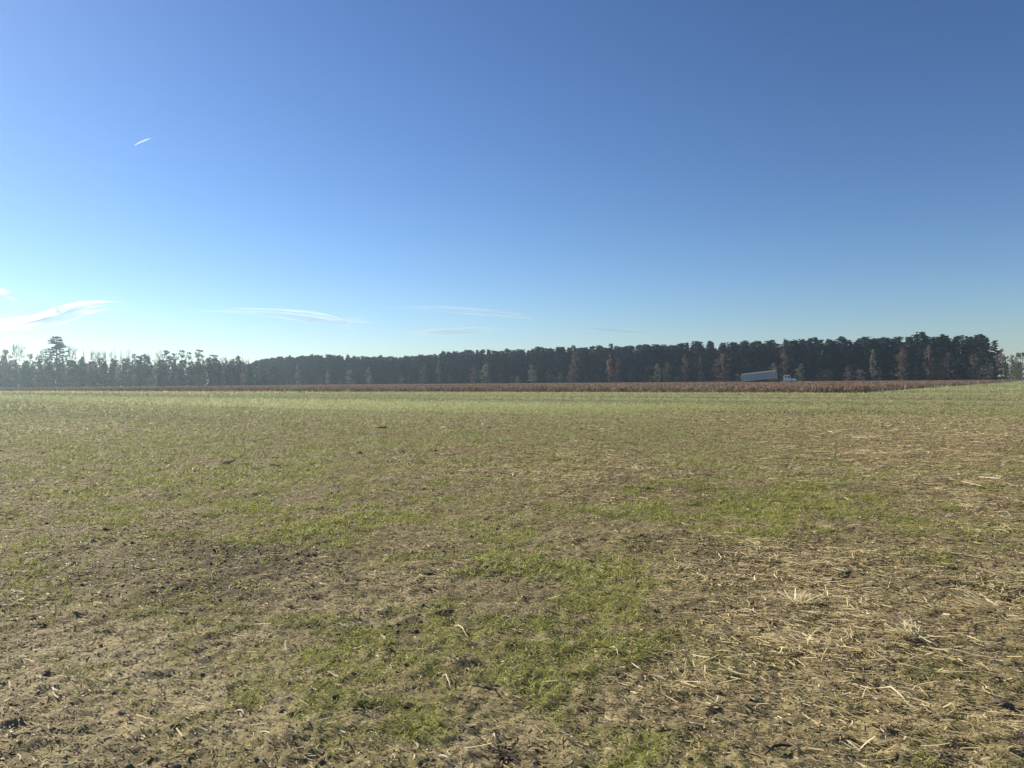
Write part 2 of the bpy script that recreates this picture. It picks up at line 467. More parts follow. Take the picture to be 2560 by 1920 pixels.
PALE = (.72, .63, .47); TAN = (.5, .4, .25); DK = (.05, .04, .03)
stalk('dead_twig', 'dark brown straight twig lying on the soil at the bottom centre', 'twig', [(1196,1702),(1215,1722),(1232,1738),(1250,1752)], .0045, DK)
stalk('dry_stalk', 'pale bent stalk like a shallow S, beside dark clods in the lower middle', 'stalk', [(1136,1565),(1146,1572),(1157,1580),(1165,1588),(1173,1593)], .0055, PALE)
stalk('dry_stalk', 'thin tan stalk lying just right of the S-bent pale stalk', 'stalk', [(1120,1594),(1145,1600),(1165,1606),(1184,1612)], .003, TAN)
stalk('dry_stalk', 'pale forked-looking stalk below the lower green patch near bottom centre', 'stalk', [(1105,1696),(1115,1704),(1122,1716),(1128,1729)], .004, PALE)
stalk('dry_stalk', 'long pale stalk lying among straw in the lower right, the longest one there', 'stalk', [(2182,1714),(2206,1720),(2228,1728),(2250,1742),(2272,1758)], .0055, (.7,.6,.42))
stalk('dry_stalk', 'upright yellowish stalk standing from the soil in the lower middle right', 'stalk', [(1712,1680),(1713,1664),(1715,1648),(1717,1630)], .003, (.62,.54,.28))
stalk('dry_stalk', 'short white stalk piece just above the dark spiky plant', 'stalk', [(1230,1857),(1236,1864),(1242,1870)], .005, (.85,.78,.66))
stalk('dry_stalk', 'pale curved stalk arching in the lower centre right, under green grass', 'stalk', [(1523,1615),(1534,1620),(1543,1628),(1546,1638)], .004, PALE)
stalk('dry_stalk', 'pale kinked stalk pointing down right below the arching pale stalk', 'stalk', [(1579,1650),(1588,1662),(1600,1668),(1614,1672)], .004, PALE)
stalk('dry_stalk', 'white kinked stalk on bare soil in the lower left', 'stalk', [(587,1786),(597,1792),(605,1796),(614,1805)], .0045, (.75,.68,.52))
stalk('dry_stalk', 'white stalk lying on pinkish soil at the bottom edge, left of centre', 'stalk', [(1095,1905),(1108,1913),(1122,1920),(1130,1926)], .005, PALE)
stalk('dry_stalk', 'tan stalk crossing the bare soil above the dark twig', 'stalk', [(1326,1598),(1350,1606),(1375,1610),(1395,1618)], .003, TAN)
stalk('dead_twig', 'dark curved twig at the bottom right corner area of the field', 'twig', [(1912,1902),(1935,1895),(1960,1889),(1985,1886)], .006, DK)

def husk_fan(label, px, py, n, L, seed, spread=1.6, mean=2.7):
    r = np.random.default_rng(seed); c = on_ground(px, py); c.z = gz(c)
    az = r.normal(mean, spread * .5, n)
    Ls = L * r.uniform(.5, 1, n)
    x = np.cos(az) * Ls * .5; y = np.sin(az) * Ls * .5
    x += r.normal(0, .03, n); y += r.normal(0, .03, n)
    t = r.random(n)[:, None]
    n_ = n; Ls = Ls * .8; col = np.array([[.55, .45, .27]]) * (1 - t) + np.array([[.85, .76, .52]]) * t
    v, f, cc = ribbons(x, y, np.full(n, .006) + r.random(n) * .01, az, Ls, r.uniform(.004, .009, n), r.normal(0, .12, n), np.abs(r.normal(.22, .2, n)), col, 4)
    o = obj('straw_tuft', mesh_np('straw_tuft', v, f, cc, True, [M_straw]), None, c)
    tag(o, label, 'straw tuft')
husk_fan('brightest fan of long pale straw in the lower right, spreading up left', 2010, 1612, 44, .24, 3)
husk_fan('pale straw tuft standing up just above the brightest fan', 1990, 1512, 54, .22, 4, 2.6, 1.4)
husk_fan('sprawl of flattened pale straw at the right edge, at half height of the field', 2500, 1530, 64, .3, 5, 1.2, 2.8)
husk_fan('pair of short upright straws at the bottom right', 2150, 1870, 10, .12, 6, 1.2, 1.9)
husk_fan('small upright pale tuft in green grass right of the bright green patch', 1715, 1420, 12, .13, 7, 2.4, 1.5)
husk_fan('small pale tuft in green grass left of centre right, nearest the bright green patch', 1400, 1405, 12, .13, 8, 2.6, 1.3)
husk_fan('matted straw heap between the brightest fan and the right edge', 2290, 1600, 64, .2, 9, 1.8, 2.6)

# dark spiky dead plant at the bottom edge
def spiky():
    c = on_ground(1262, 1893); c.z = gz(c)
    root = empty('dead_plant', c); tag(root, 'dark spiky dead plant flattened on the soil at the bottom edge', 'dead plant')
    n = 26; r = np.random.default_rng(2)
    az = r.uniform(0, 6.28, n); L = r.uniform(.06, .17, n)
    v, f, cc = ribbons(np.cos(az) * L * .5, np.sin(az) * L * .5, np.full(n, .008), az, L, r.uniform(.004, .008, n), r.normal(0, .2, n), np.abs(r.normal(.15, .15, n)), np.tile([[.05, .038, .028]], (n, 1)) * r.uniform(.7, 2, (n, 1)), 3)
    obj('leaf', mesh_np('leaf', v, f, cc, True, [M_straw]), root).name = 'leaves'
    vs, fs = lump(77, .4, 2)
    obj('root_ball', mesh_np('root_ball', vs * np.array([.03, .03, .018]), fs, np.tile([[.06, .045, .03]], (len(vs), 1)), True, [M_ground]), root)
spiky()

def clod(label, px, py, sx, sy, sz, seed, stick=False):
    c = on_ground(px, py); c.z = gz(c)
    vs, fs = lump(seed, .62, 3); k = .62; sx, sy, sz = sx * k, sy * k, sz * k
    me = mesh_np('soil_clod', vs * np.array([sx, sy, sz]), fs, np.tile([[.13, .105, .08]], (len(vs), 1)), False, [M_ground])
    if stick:
        root = empty('soil_clod', c); tag(root, label, 'clod'); o = obj('lump', me, root)
        obj('stem', tube_mesh('stem', [(-.02, 0, sz * .5), (.10, 0, sz * 1.4), (.20, .02, sz * 2.3)], [.018, .013, .008], (.08, .06, .045), M_straw), root)
    else:
        o = obj('soil_clod', me, None, c); tag(o, label, 'clod')
clod('dark lump with a stub of stem sticking up right, in the left mid field', 564, 1165, .17, .10, .07, 5, True)
clod('low dark clod lying right of the lump with a stem', 680, 1168, .13, .08, .045, 6)
clod('dark elongated clod beside the bright green patch, lower centre', 1265, 1448, .12, .05, .035, 7)
clod('dark clod left of the elongated clod by the green patch', 1080, 1424, .08, .05, .035, 8)
clod('broad dark clod left of a rut in bare soil', 1110, 1540, .09, .05, .035, 9)
clod('dark round clod left of the rut in bare soil', 960, 1580, .05, .035, .03, 10)
clod('dark clod at the lower left edge of the field', 115, 1700, .035, .045, .03, 11)
clod('dark clod at the lower right edge of the field', 2505, 1765, .06, .04, .03, 12)
clod('flat dark clod far out in the middle of the field', 953, 1070, .38, .2, .08, 13)

# ------------------------------------------------------------------ standing crop
def tree_front(X):
    """distance of the wood's front edge for a given X"""
    left = 415 - 12 * np.sin(X * .02)
    right = 415 - .587 * X
    return np.where(X < -142, left, right)

def crop():
    parts = []
    HC = .73
    def plants(s, t, size, h):
        p = P0[None] + s[:, None] * U + t[:, None] * V
        ok = p[:, 1] < tree_front(p[:, 0]) - 6
        p = p[ok]; size = size[ok]; h = h[ok]; n = len(p)
        if not n: return
        pn = fbm(p[:, 0] * .05, p[:, 1] * .05, 71, 3)
        t_ = rng.random((n, 1))
        red = np.array([[.205, .15, .115]]); tan = np.array([[.30, .245, .18]]); 
        m = np.clip(t_ * .6 + (pn[:, None] - .3), 0, 1)
        c = red * (1 - m) + tan * m
        # stalk, leaves and seed head as strips
        def strip(zc, L, W, tilt, cm, off=0):
            k = rng.random(n) * 6.28
            ax, ay = np.cos(k), np.sin(k)
            cx = p[:, 0] + off * rng.normal(0, 1, n) * size; cy = p[:, 1] + off * rng.normal(0, 1, n) * size
            dz = L / 2 * np.cos(tilt); dh = L / 2 * np.sin(tilt)
            kk = k + math.pi / 2
            wx, wy = np.cos(kk) * W / 2, np.sin(kk) * W / 2
            a = np.stack([cx - ax * dh - wx, cy - ay * dh - wy, zc - dz], -1); b = np.stack([cx - ax * dh + wx, cy - ay * dh + wy, zc - dz], -1)
            c2 = np.stack([cx + ax * dh + wx * .5, cy + ay * dh + wy * .5, zc + dz], -1); d = np.stack([cx + ax * dh - wx * .5, cy + ay * dh - wy * .5, zc + dz], -1)
            v = np.stack([a, b, c2, d], 1).reshape(-1, 3)
            f = np.arange(4 * n).reshape(-1, 4)
            cc = np.repeat(np.clip(c * cm * (.75 + .5 * rng.random((n, 1))), 0, 1), 4, 0)
            parts.append((v, f, cc))
        strip(h * .45, h * .9, .03 * size, rng.normal(0, .08, n), .95)
        for _ in range(3):
            L = rng.uniform(.2, .4, n) * np.sqrt(size); strip(h * rng.uniform(.3, .85, n), L, .05 * size, rng.uniform(.3, 1.1, n), 1.05, .08)
        strip(h * .92, .2 * np.ones(n), .07 * size, rng.normal(0, .2, n), np.array([[1.05, .85, .75]]))
    # front edge rows
    for row in range(10):
        s = np.arange(0, 420, .16) + rng.random(2625) * .12
        s = s[rng.random(len(s)) > .12]
        wig = .8 * (fbm(s * .03, s * 0 + 5, 61, 3) - .5)
        plants(s, row * .76 + wig + rng.normal(0, .06, len(s)), np.full(len(s), 1.6), HC * rng.uniform(.74, 1.1, len(s)))
    # right edge rows
    for row in range(8):
        t = np.arange(0, 210, .16); t = t[rng.random(len(t)) > .12]
        plants(row * .76 + rng.normal(0, .1, len(t)) + 1.2 * fbm(t * .05, t * 0, 62, 2), t, np.full(len(t), 1.6), HC * rng.uniform(.74, 1.1, len(t)))
    # interior, coarser
    n = 60000
    plants(rng.random(n) * 420, rng.random(n) ** 1.3 * 260, np.full(n, 3.0), HC * rng.uniform(.85, 1.05, n))
    v, f, c = join(parts)
    # closed lower body of leaves and stems between the rows
    s = np.arange(.8, 420, 1.5); t = np.arange(.8, 260, 1.5)
    S, T = np.meshgrid(s, t)
    x = P0[0] + S * U[0] + T * V[0]; y = P0[1] + S * U[1] + T * V[1]
    z = .5 + .3 * (fbm(x * .7, y * .7, 63, 3) - .3)
    z[0, :] = 0; z[:, 0] = 0
    z = np.where(y > tree_front(x) - 8, -.2, z)
    nr, na = x.shape
    i = np.arange(nr - 1)[:, None] * na; j = np.arange(na - 1)[None]
    ff = np.stack([i + j, i + j + 1, i + na + j + 1, i + na + j], -1).reshape(-1, 4)
    vv = np.stack([x, y, z], -1).reshape(-1, 3)
    cc = np.tile([[.2, .14, .09]], (len(vv), 1)) * (.7 + .6 * vnoise(vv[:, 0], vv[:, 1], 65)[:, None])
    v, f, c = join([(v, f, c), (vv, ff, cc)])
    o = obj('standing_crop', mesh_np('standing_crop', v, f, c, False, [M_crop]))
    tag(o, 'band of dry reddish brown crop still standing across the far side of the field', 'crop', kind='stuff')
crop()

# ------------------------------------------------------------------ trees
class TB:
    """collects foliage quads and limb tubes"""
    def __init__(s): s.v = []; s.f = []; s.c = []; s.n = 0
    def puff(s, c, rad, n, size, col, flat=.6, var=.35):
        r = rng.normal(0, 1, (n, 3)); r /= np.linalg.norm(r, axis=1)[:, None] + 1e-6
        p = np.array(c) + r * (rng.random((n, 1)) ** .45) * np.array([rad, rad, rad * flat])
        a = rng.normal(0, 1, (n, 3)); a /= np.linalg.norm(a, axis=1)[:, None]
        b = np.cross(a, rng.normal(0, 1, (n, 3))); b /= np.linalg.norm(b, axis=1)[:, None] + 1e-6
        sz = size * rng.uniform(.5, 1.2, (n, 1))
        q = np.stack([p - a * sz * .5, p + b * sz * .32, p + a * sz * .5, p - b * sz * .32], 1).reshape(-1, 3)
        s.v.append(q); s.f.append(np.arange(4 * n).reshape(-1, 4) + s.n); s.n += 4 * n
        k = 1 + rng.uniform(-var, var)
        s.c.append(np.repeat(np.array(col)[None] * k * rng.uniform(.7, 1.3, (n, 1)), 4, 0))
    def limb(s, pts, rads, col=(.1, .08, .06), sides=5):
        pts = np.array(pts, float); m = len(pts)
        V_ = []
        for i in range(m):
            d = pts[min(i + 1, m - 1)] - pts[max(i - 1, 0)]; d /= np.linalg.norm(d) + 1e-9
            up = np.array([0, 0, 1.]) if abs(d[2]) < .9 else np.array([1., 0, 0])
            a = np.cross(d, up); a /= np.linalg.norm(a); b = np.cross(d, a)
            for k in range(sides):
                t = 2 * math.pi * k / sides; V_.append(pts[i] + (a * math.cos(t) + b * math.sin(t)) * rads[i])
        F_ = [(i * sides + k, i * sides + (k + 1) % sides, (i + 1) * sides + (k + 1) % sides, (i + 1) * sides + k) for i in range(m - 1) for k in range(sides)]
        s.v.append(np.array(V_)); s.f.append(np.array(F_) + s.n); s.n += len(V_)
        s.c.append(np.tile([col], (len(V_), 1)))
    def mesh(s, name, mat, smooth=False):
        return mesh_np(name, np.vstack(s.v), np.vstack(s.f), np.vstack(s.c), smooth, [mat])

PINE = (.040, .058, .034); PINE2 = (.050, .066, .034)

def pine_meshes(H=20, low=.18, width=3.0, dens=1.0, seed=0, layered=False, top_round=.75, col=PINE):
    r = random.Random(seed)
    tr = TB(); cr = TB()
    lean = (r.uniform(-.3, .3), r.uniform(-.3, .3))
    tr.limb([(lean[0] * t, lean[1] * t, H * .96 * t) for t in (0, .25, .5, .75, 1)], ([.24, .2, .15, .1, .04] if not layered else [.5, .45, .38, .28, .1]), sides=7)
    z = H * low; k = 0
    while z < H * .985:
        t = (z / H - low) / (1 - low)
        prof = (min(1, .55 + t * 1.2) if not layered else min(1, .75 + t)) * (1 - t ** 3.2 * top_round) * max(.12, (1 - t) ** .38 + .12)
        nb = 7 if layered else 5
        for b in range(nb):
            a = r.uniform(0, 6.28); L = width * prof * r.uniform(.55, 1.2)
            rise = L * (r.uniform(-.22, .2) if layered else r.uniform(-.05, .35))
            e = (math.cos(a) * L, math.sin(a) * L, z + rise)
            if (k % 2 == 0 or layered) and L > 1: tr.limb([(lean[0] * z / H, lean[1] * z / H, z), (e[0] * .5, e[1] * .5, z + rise * .35), e], [.06, .04, .015], sides=3)
            n = int(32 * dens)
            cr.puff(e, r.uniform(.38, .78) if not layered else r.uniform(.7, 1.3), n, .42, col, .5 if not layered else .45)
            if L > 1.3: cr.puff((e[0] * .6, e[1] * .6, z + rise * .5), .7, int(n * .7), .5, col, .5)
        z += H * (.029 if not layered else .042) * r.uniform(.8, 1.25); k += 1
    for q in range(6 if top_round < .6 else 2): cr.puff((lean[0] + r.uniform(-.9, .9), lean[1] + r.uniform(-.9, .9), H * r.uniform(.91, .98)), r.uniform(.35, .65), int(30 * dens), .33, col, .8)
    return tr.mesh('trunk', M_bark), cr.mesh('crown', M_needle)

def round_pine_meshes(H=19, seed=0):
    r = random.Random(seed); tr = TB(); cr = TB()
    tr.limb([(0, 0, 0), (.1, 0, H * .3), (-.1, .1, H * .6), (.1, 0, H * .93)], [.25, .2, .15, .05], sides=7)
    for k in range(26):
        t = r.random() ** .6; z = H * (.62 + .36 * t) ; w = 2.7 * math.sqrt(max(.05, 1 - ((z / H - .80) / .21) ** 2)) * r.uniform(.4, 1)
        a = r.uniform(0, 6.28); e = (math.cos(a) * w, math.sin(a) * w, z)
        tr.limb([(0, 0, z - w * .4), e], [.05, .02], sides=3)
        cr.puff(e, .8, 36, .45, PINE2, .6)
    for k in range(10):
        z = H * r.uniform(.3, .6); w = r.uniform(.8, 2.2); a = r.uniform(0, 6.28); e = (math.cos(a) * w, math.sin(a) * w, z)
        tr.limb([(0, 0, z - .3), e], [.05, .02], sides=3); cr.puff(e, .7, 18, .45, PINE2, .4)
    return tr.mesh('trunk', M_bark), cr.mesh('crown', M_needle)

def leafy_meshes(H, W, col, seed=0, n=44, low=.12, vary=.3):
    r = random.Random(seed); tr = TB(); cr = TB()
    tr.limb([(0, 0, 0), (.1, .05, H * .3), (-.05, .1, H * .6), (0, 0, H * .9)], [.18, .14, .09, .03], sides=6)
    for k in range(n):
        t = r.random(); z = H * (low + (1 - low) * t)
        prof = math.sin(math.pi * min(1, (t * .82 + .16))) ** .7
        w = W / 2 * prof * r.uniform(.3, 1.08); a = r.uniform(0, 6.28)
        e = (math.cos(a) * w, math.sin(a) * w, z)
        if k % 2: tr.limb([(0, 0, z * .75), (e[0] * .5, e[1] * .5, z * .88), e], [.06, .04, .015], sides=3)
        cr.puff(e, W * .13 * r.uniform(.7, 1.3), 42, .42, col, .7, vary)
    return tr.mesh('trunk', M_greybark), cr.mesh('crown', M_leaf)

def bare_meshes(H=22, W=7, seed=0, leaf=0):
    r = random.Random(seed); tr = TB(); cr = TB()
    col = (.15, .12, .10)
    def grow(p, d, L, rad, depth):
        q = p + d * L
        mid = (p + q) / 2 + Vector((r.uniform(-1, 1), r.uniform(-1, 1), r.uniform(-.3, .6))) * L * .06
        (tr if depth < 1 else cr).limb([p, mid, q], [rad, rad * .85, rad * .7], col, 5 if depth < 2 else 3)
        if depth >= 5: return
        for k in range(3 if depth > 0 else 5):
            a = r.uniform(0, 6.28); sp = r.uniform(.4, .9)
            side = d.cross(Vector((math.cos(a), math.sin(a), .3))).normalized()
            nd = (d * math.cos(sp) + side * math.sin(sp)); nd.z = max(nd.z, -.1) + .06; nd.normalize()
            grow(p.lerp(q, r.uniform(.55, 1)), nd, L * r.uniform(.55, .8), max(.075, rad * .6), depth + 1)
    grow(Vector((0, 0, 0)), Vector((r.uniform(-.06, .06), 0, 1)).normalized(), H * .46, .26, 0)
    me = tr.mesh('trunk', M_greybark); mc = cr.mesh('crown', M_greybark)
    zs = max(v.co.z for v in mc.vertices); xs = max(abs(v.co.x) for v in mc.vertices)
    for m in (me, mc):
        for v in m.vertices: v.co.z *= H / zs; 
    for v in mc.vertices: v.co.x *= W / 2 / xs; v.co.y *= W / 2 / xs
    return me, mc

def plant_tree(name, meshes, loc, scale, rz, label, cat, group=None):
    e = empty(name, loc, rz, scale)
    tag(e, label, cat, group)
    obj('trunk', meshes[0], e); obj('crown', meshes[1], e)
    return e

def hz(px): return 965 - .0085 * px
def right_line(px):
    k = (px - 1280) / 1850.0
    Y = 415 / (1 + .587 * k); return k * Y, Y

TOPS = [(600,905),(628,906),(650,897),(710,889),(800,885),(900,889),(960,890),(1050,888),(1090,880),(1150,875),(1200,876),(1300,871),(1400,865),(1500,863),
        (1620,861),(1700,857),(1800,855),(1900,850),(2020,845),(2140,845),(2250,836),(2420,833),(2470,838),(2500,850),(2520,878)]
def top_y(px): return float(np.interp(px, [a for a, b in TOPS], [b for a, b in TOPS]))

pines = [pine_meshes(20, .04, (3.3, 2.7, 3.8, 3.0, 3.5, 2.5, 4.0, 3.1, 2.8)[k], 1.15, k, top_round=(.45, .8, .3, .65, .5, .9, .35, .6, .75)[k], col=((.040, .058, .034), (.052, .066, .034), (.034, .05, .031), (.066, .070, .038))[k % 4]) for k in range(9)]
PG = 'dark pines in the dense plantation along the far edge of the field'
L_row = 'tall dark green pine in the unbroken dense row along the far field edge'
cnt = 0
for row in range(3):
    X = 196.0 - (.5 * row) * 3.9
    while X > -196:
        Y = 415 - .587 * X + row * 5.0 + random.uniform(-1.3, 1.3)
        xx = X + row * 2.5 + random.uniform(-.8, .8)
        px = 1280 + 1850 * xx / Y
        h = EYE + (hz(px) - top_y(px) - 1) * Y / 1850 + random.gauss(-.4, .6)
        if px > 2505: h = min(h, 17)
        s = h / 20
        plant_tree('pine_tree', pines[random.randrange(9)], (xx, Y, 0), (s * random.uniform(.9, 1.65), s * random.uniform(.9, 1.5), s), random.uniform(0, 6.28), L_row, 'pine', PG)
        cnt += 1
        X -= random.uniform(2.3, 5.3) * (1 if row < 2 else 1.15)

# the depth of the wood behind the rows one can count
def woodland():
    tb = TB()
    def add(x, y, h, w):
        tb.limb([(x, y, 0), (x, y, h * .9)], [.22, .06], (.09, .07, .055), 4)
        z = .6
        while z < h:
            t = z / h; ww = w * max(.15, (1 - t) ** .4)
            for b in range(3):
                a = rng.random() * 6.28; l = ww * rng.random()
                tb.puff((x + math.cos(a) * l, y + math.sin(a) * l, z), 1.1, 9, 1.0, PINE, .6)
            z += h * .07
    for row in range(3, 10):
        X = 199.0 - row * .4
        while X > -230:
            Y = 415 - .587 * X + row * 5.5
            px = 1280 + 1850 * X / Y
            if px < 2512:
                h = min(EYE + (hz(px) - top_y(max(px, 600)) - 3) * (Y - 25) / 1850, 20.5) + rng.normal(-1.0, .7)
                add(X + rng.normal(0, .8), Y, h, 2.8)
            X -= 5.0 if px < 2400 else 3.2
    for row in range(3):
        X = -142.0
        while X > -420:
            Y = 432 + row * 9; add(X + rng.normal(0, 1), Y + rng.normal(0, 1), 14 + rng.normal(-1, 1.6), 2.8); X -= 4.2
    for k in range(40):       # low wood right of the plantation's end
        X = 222 + rng.random() * 130; Y = 360 + rng.random() * 50; add(X, Y, 10.5 + rng.normal(0, 1.2), 2.6)
    o = obj('woodland', tb.mesh('woodland', M_needle))
    tag(o, 'dark depth of the wood behind its front rows of trees', 'wood', kind='stuff')
woodland()

# ---- autumn trees and bushes at the foot of the wood (photo x, top y, width px, colour, label)
RUSSET = (.165, .105, .082); ORANGE = (.30, .17, .08); PALEG = (.22, .215, .125); GREYT = (.21, .185, .15); DIM = (.14, .10, .085); LG = (.14, .155, .08)
leafy = {}
def leafm(col, k):
    key = (col, k)
    if key not in leafy: leafy[key] = leafy_meshes(10, 6, col, 100 + k * 7 + int(col[0] * 1000), 44)
    return leafy[key]
UND = [
 (1213,912,36,PALEG,'bushy_tree','pale yellow-green bushy tree at the wood foot, brightest one left of centre'),
 (1183,918,22,RUSSET,'autumn_tree','dull russet small tree touching the left of the pale yellow-green bushy tree'),
 (1438,884,30,RUSSET,'autumn_tree','tall russet tree in front of the pines, leftmost of the big reddish ones'),
 (1428,925,22,GREYT,'bushy_tree','grey-tan bush at the foot of the leftmost tall russet tree'),
 (1524,888,18,ORANGE,'autumn_tree','narrow orange tree, the brightest orange in the middle of the wood edge'),
 (1546,896,16,RUSSET,'autumn_tree','small reddish tree just right of the narrow bright orange tree'),
 (1643,910,22,PALEG,'bushy_tree','slim pale grey-green tree between the orange tree and the broad russet tree'),
 (1668,905,22,LG,'bushy_tree','green bushy tree just right of the slim pale grey-green tree'),
 (1712,890,24,RUSSET,'autumn_tree','narrow russet tree left of the broad russet tree'),
 (1751,893,14,LG,'bushy_tree','narrow light green tree just left of the broad russet tree'),
 (1808,886,48,RUSSET,'autumn_tree','broad russet tree left of the raised trailer, the widest reddish crown'),
 (1812,930,40,GREYT,'bushy_tree','grey-tan bush under the broad russet tree'),
 (1845,935,22,PALEG,'bushy_tree','pale bush at the tail end of the raised trailer'),
 (1934,910,28,PALEG,'bushy_tree','pale green bushy crown rising directly above the raised trailer'),
 (1960,874,24,RUSSET,'autumn_tree','tall narrow russet tree rising behind the gap between trailer and truck'),
 (2002,910,28,PALEG,'bushy_tree','pale green bush just above and right of the white truck'),
 (2060,925,26,DIM,'bushy_tree','dim brown bush second to the right of the white truck'),
 (2120,915,26,DIM,'autumn_tree','dim brown tree midway between truck and the pale slim tree to its right'),
 (2184,874,18,PALEG,'bushy_tree','slim tall pale green tree in the right part of the wood edge'),
 (2150,925,30,GREYT,'bushy_tree','greyish low bush left of the slim tall pale green tree'),
 (2257,871,34,RUSSET,'autumn_tree','big russet tree with a pointed top in the right part of the wood'),
 (2255,905,34,PALEG,'bushy_tree','pale green lower crown in front of the big pointed russet tree'),
 (2322,864,28,RUSSET,'autumn_tree','tallest russet tree, right of the big pointed russet one'),
 (2330,900,22,LG,'bushy_tree','light green tree at the foot of the tallest russet tree'),
 (2372,884,42,DIM,'autumn_tree','wide dim brown tree between the tallest russet tree and the layered pale bush'),
 (2434,887,28,RUSSET,'autumn_tree','russet tree nearest the right end of the wood but one'),
 (2468,908,42,GREYT,'bushy_tree','wide pale layered bush low near the right end of the wood'),
 (2504,874,24,RUSSET,'autumn_tree','brownish russet tree closing the right end of the pine wood'),
 (923,920,22,PALEG,'bushy_tree','pale bush at the wood foot, third pale one from the left end of the pines'),
 (1003,938,16,GREYT,'bushy_tree','small tan bush low at the wood foot right of the third pale bush'),
 (820,925,16,GREYT,'bushy_tree','slim pale grey bush at the wood foot near the left of the pines'),
 (875,925,24,GREYT,'bushy_tree','greyish bush between the slim pale grey bush and the third pale bush'),
 (1097,903,12,GREYT,'bushy_tree','narrow tall grey tree standing out against the pines left of centre'),
 (1060,915,24,LG,'bushy_tree','soft green tree left of the narrow tall grey tree'),
 (744,905,10,ORANGE,'autumn_tree','tiny orange tree high in the dark left part of the pines'),
 (748,926,18,GREYT,'bushy_tree','pale grey bush right under the tiny orange tree'),
 (1330,912,26,GREYT,'bushy_tree','greyish tree between pale yellow-green bush and leftmost tall russet tree'),
 (1372,925,18,DIM,'bushy_tree','dim brown bush left of the grey-tan bush under the russet tree'),
 (1400,932,18,GREYT,'bushy_tree','low greyish bush just left of the leftmost tall russet tree'),
 (1295,940,14,PALEG,'bushy_tree','tiny pale bush low on the field edge right of the yellow-green bushy tree'),
]
for i, (px, ty, w, col, nm, lab) in enumerate(UND):
    X, Y = right_line(px); Y -= 6.5 + random.uniform(0, 1.5)
    X = (px - 1280) / 1850 * Y
    h = EYE + (hz(px) - ty) * Y / 1850; wm = w * Y / 1850
    plant_tree(nm, leafm(col, i % 3), (X, Y, 0), (wm / 6, wm / 6, h / 10), random.uniform(0, 6.28), lab, 'tree' if nm == 'autumn_tree' else 'bush')
# less distinct scrub filling the edge
for i in range(46):
    px = 640 + i * 41 + random.uniform(-14, 14)
    if px > 2500: break
    X, Y = right_line(px); Y -= 3.5; X = (px - 1280) / 1850 * Y
    h = random.uniform(2.5, 7); 
    plant_tree('scrub_bush', leafm([LG, DIM, GREYT, LG][i % 4], i % 3), (X, Y, 0), (random.uniform(.5, .9),) * 2 + (h / 10,), random.uniform(0, 6.28),
               'low dull scrub bush at the shaded foot of the pine wood', 'bush', 'scrub along the foot of the pines')

# ---- left stand: mixed wood of bare trees and pines
rp = [round_pine_meshes(19, k) for k in range(3)]
lp = pine_meshes(27, .40, 6.3, 2.6, 51, True, .5, col=(.05, .066, .045))
bare = [bare_meshes(20, 8, 200 + k) for k in range(4)]
def at_left(px, ty, Y): 
    return (px - 1280) / 1850 * Y, EYE + (hz(px) - ty) * Y / 1850
X, h = at_left(143, 839, 408)
plant_tree('pine_tree', lp, (X, 408, 0), (1, 1, h / 27), .4, 'tall layered pine standing high above everything on the left', 'pine')
for px, ty, w, lab in [(97,885,16,'small round pine left of the tall layered pine'),(75,882,14,'slim pine between the leftmost big bare tree and the small round pine'),(337,882,15,'round-topped pine just left of a clump head, first in the far left row'),
   (360,884,20,'flat round-topped pine, second in the left row of round pines'),(417,873,18,'round-topped pine with a bare twig top, third in the left row'),(437,883,17,'smaller round pine between two taller round ones in the left row'),
   (455,875,18,'tall round-topped pine, fifth in the left row of round pines'),(473,880,14,'slim round pine left of the tallest round-topped pine'),(497,874,26,'tallest round-topped pine in the left row, arms spreading right'),(533,887,28,'broad domed pine at the right end of the left row of round pines')]:
    Y = 411; X, h = at_left(px, ty, Y); s = h / 19
    plant_tree('pine_tree', rp[int(px) % 3], (X, Y, 0), (w * Y / 1850 / 5.2, w * Y / 1850 / 5.2, s), random.uniform(0, 6.28), lab, 'pine')
for px, ty, w, lab in [(42,847,36,'tall bare tree at the far left, leftmost of the bare crowns'),(106,861,20,'faint thin bare tree between leftmost bare tree and tall layered pine'),(178,854,32,'bare forked tree directly right of the tall layered pine'),
   (212,868,12,'very thin bare sapling right of the forked bare tree'),(234,866,28,'bare curving tree, first of the close pair left of the bright gap'),(254,867,26,'bare tree, second of the close pair left of the bright gap'),
   (283,864,24,'bare tree with round twiggy head in the middle of the left stand'),(305,866,20,'slender bare tree right of the round twiggy head'),(325,864,28,'bare spreading tree above the first round-topped pine'),
   (366,873,24,'faint bare crown above the flat round-topped pine'),(396,870,32,'wide faint bare crown left of the round pine with twig top'),(562,884,24,'bare crown right of the broad domed pine'),
   (582,890,18,'small bare crown, second right of the broad domed pine'),(602,888,24,'bare crown just before the pine wood begins'),(618,892,18,'last bare crown, touching the start of the pine wood')]:
    Y = 413 + (px % 7); X, h = at_left(px, ty, Y); wm = w * Y / 1850
    plant_tree('bare_tree', bare[int(px) % 4], (X, Y, 0), (wm / 8, wm / 8, h / 20), random.uniform(0, 6.28), lab, 'bare tree')
X, h = at_left(14, 875, 402)
plant_tree('autumn_tree', leafm(RUSSET, 1), (X, 402, 0), (1.4, 1.4, h / 10), 1.0, 'reddish tree at the left edge of the photo', 'tree')
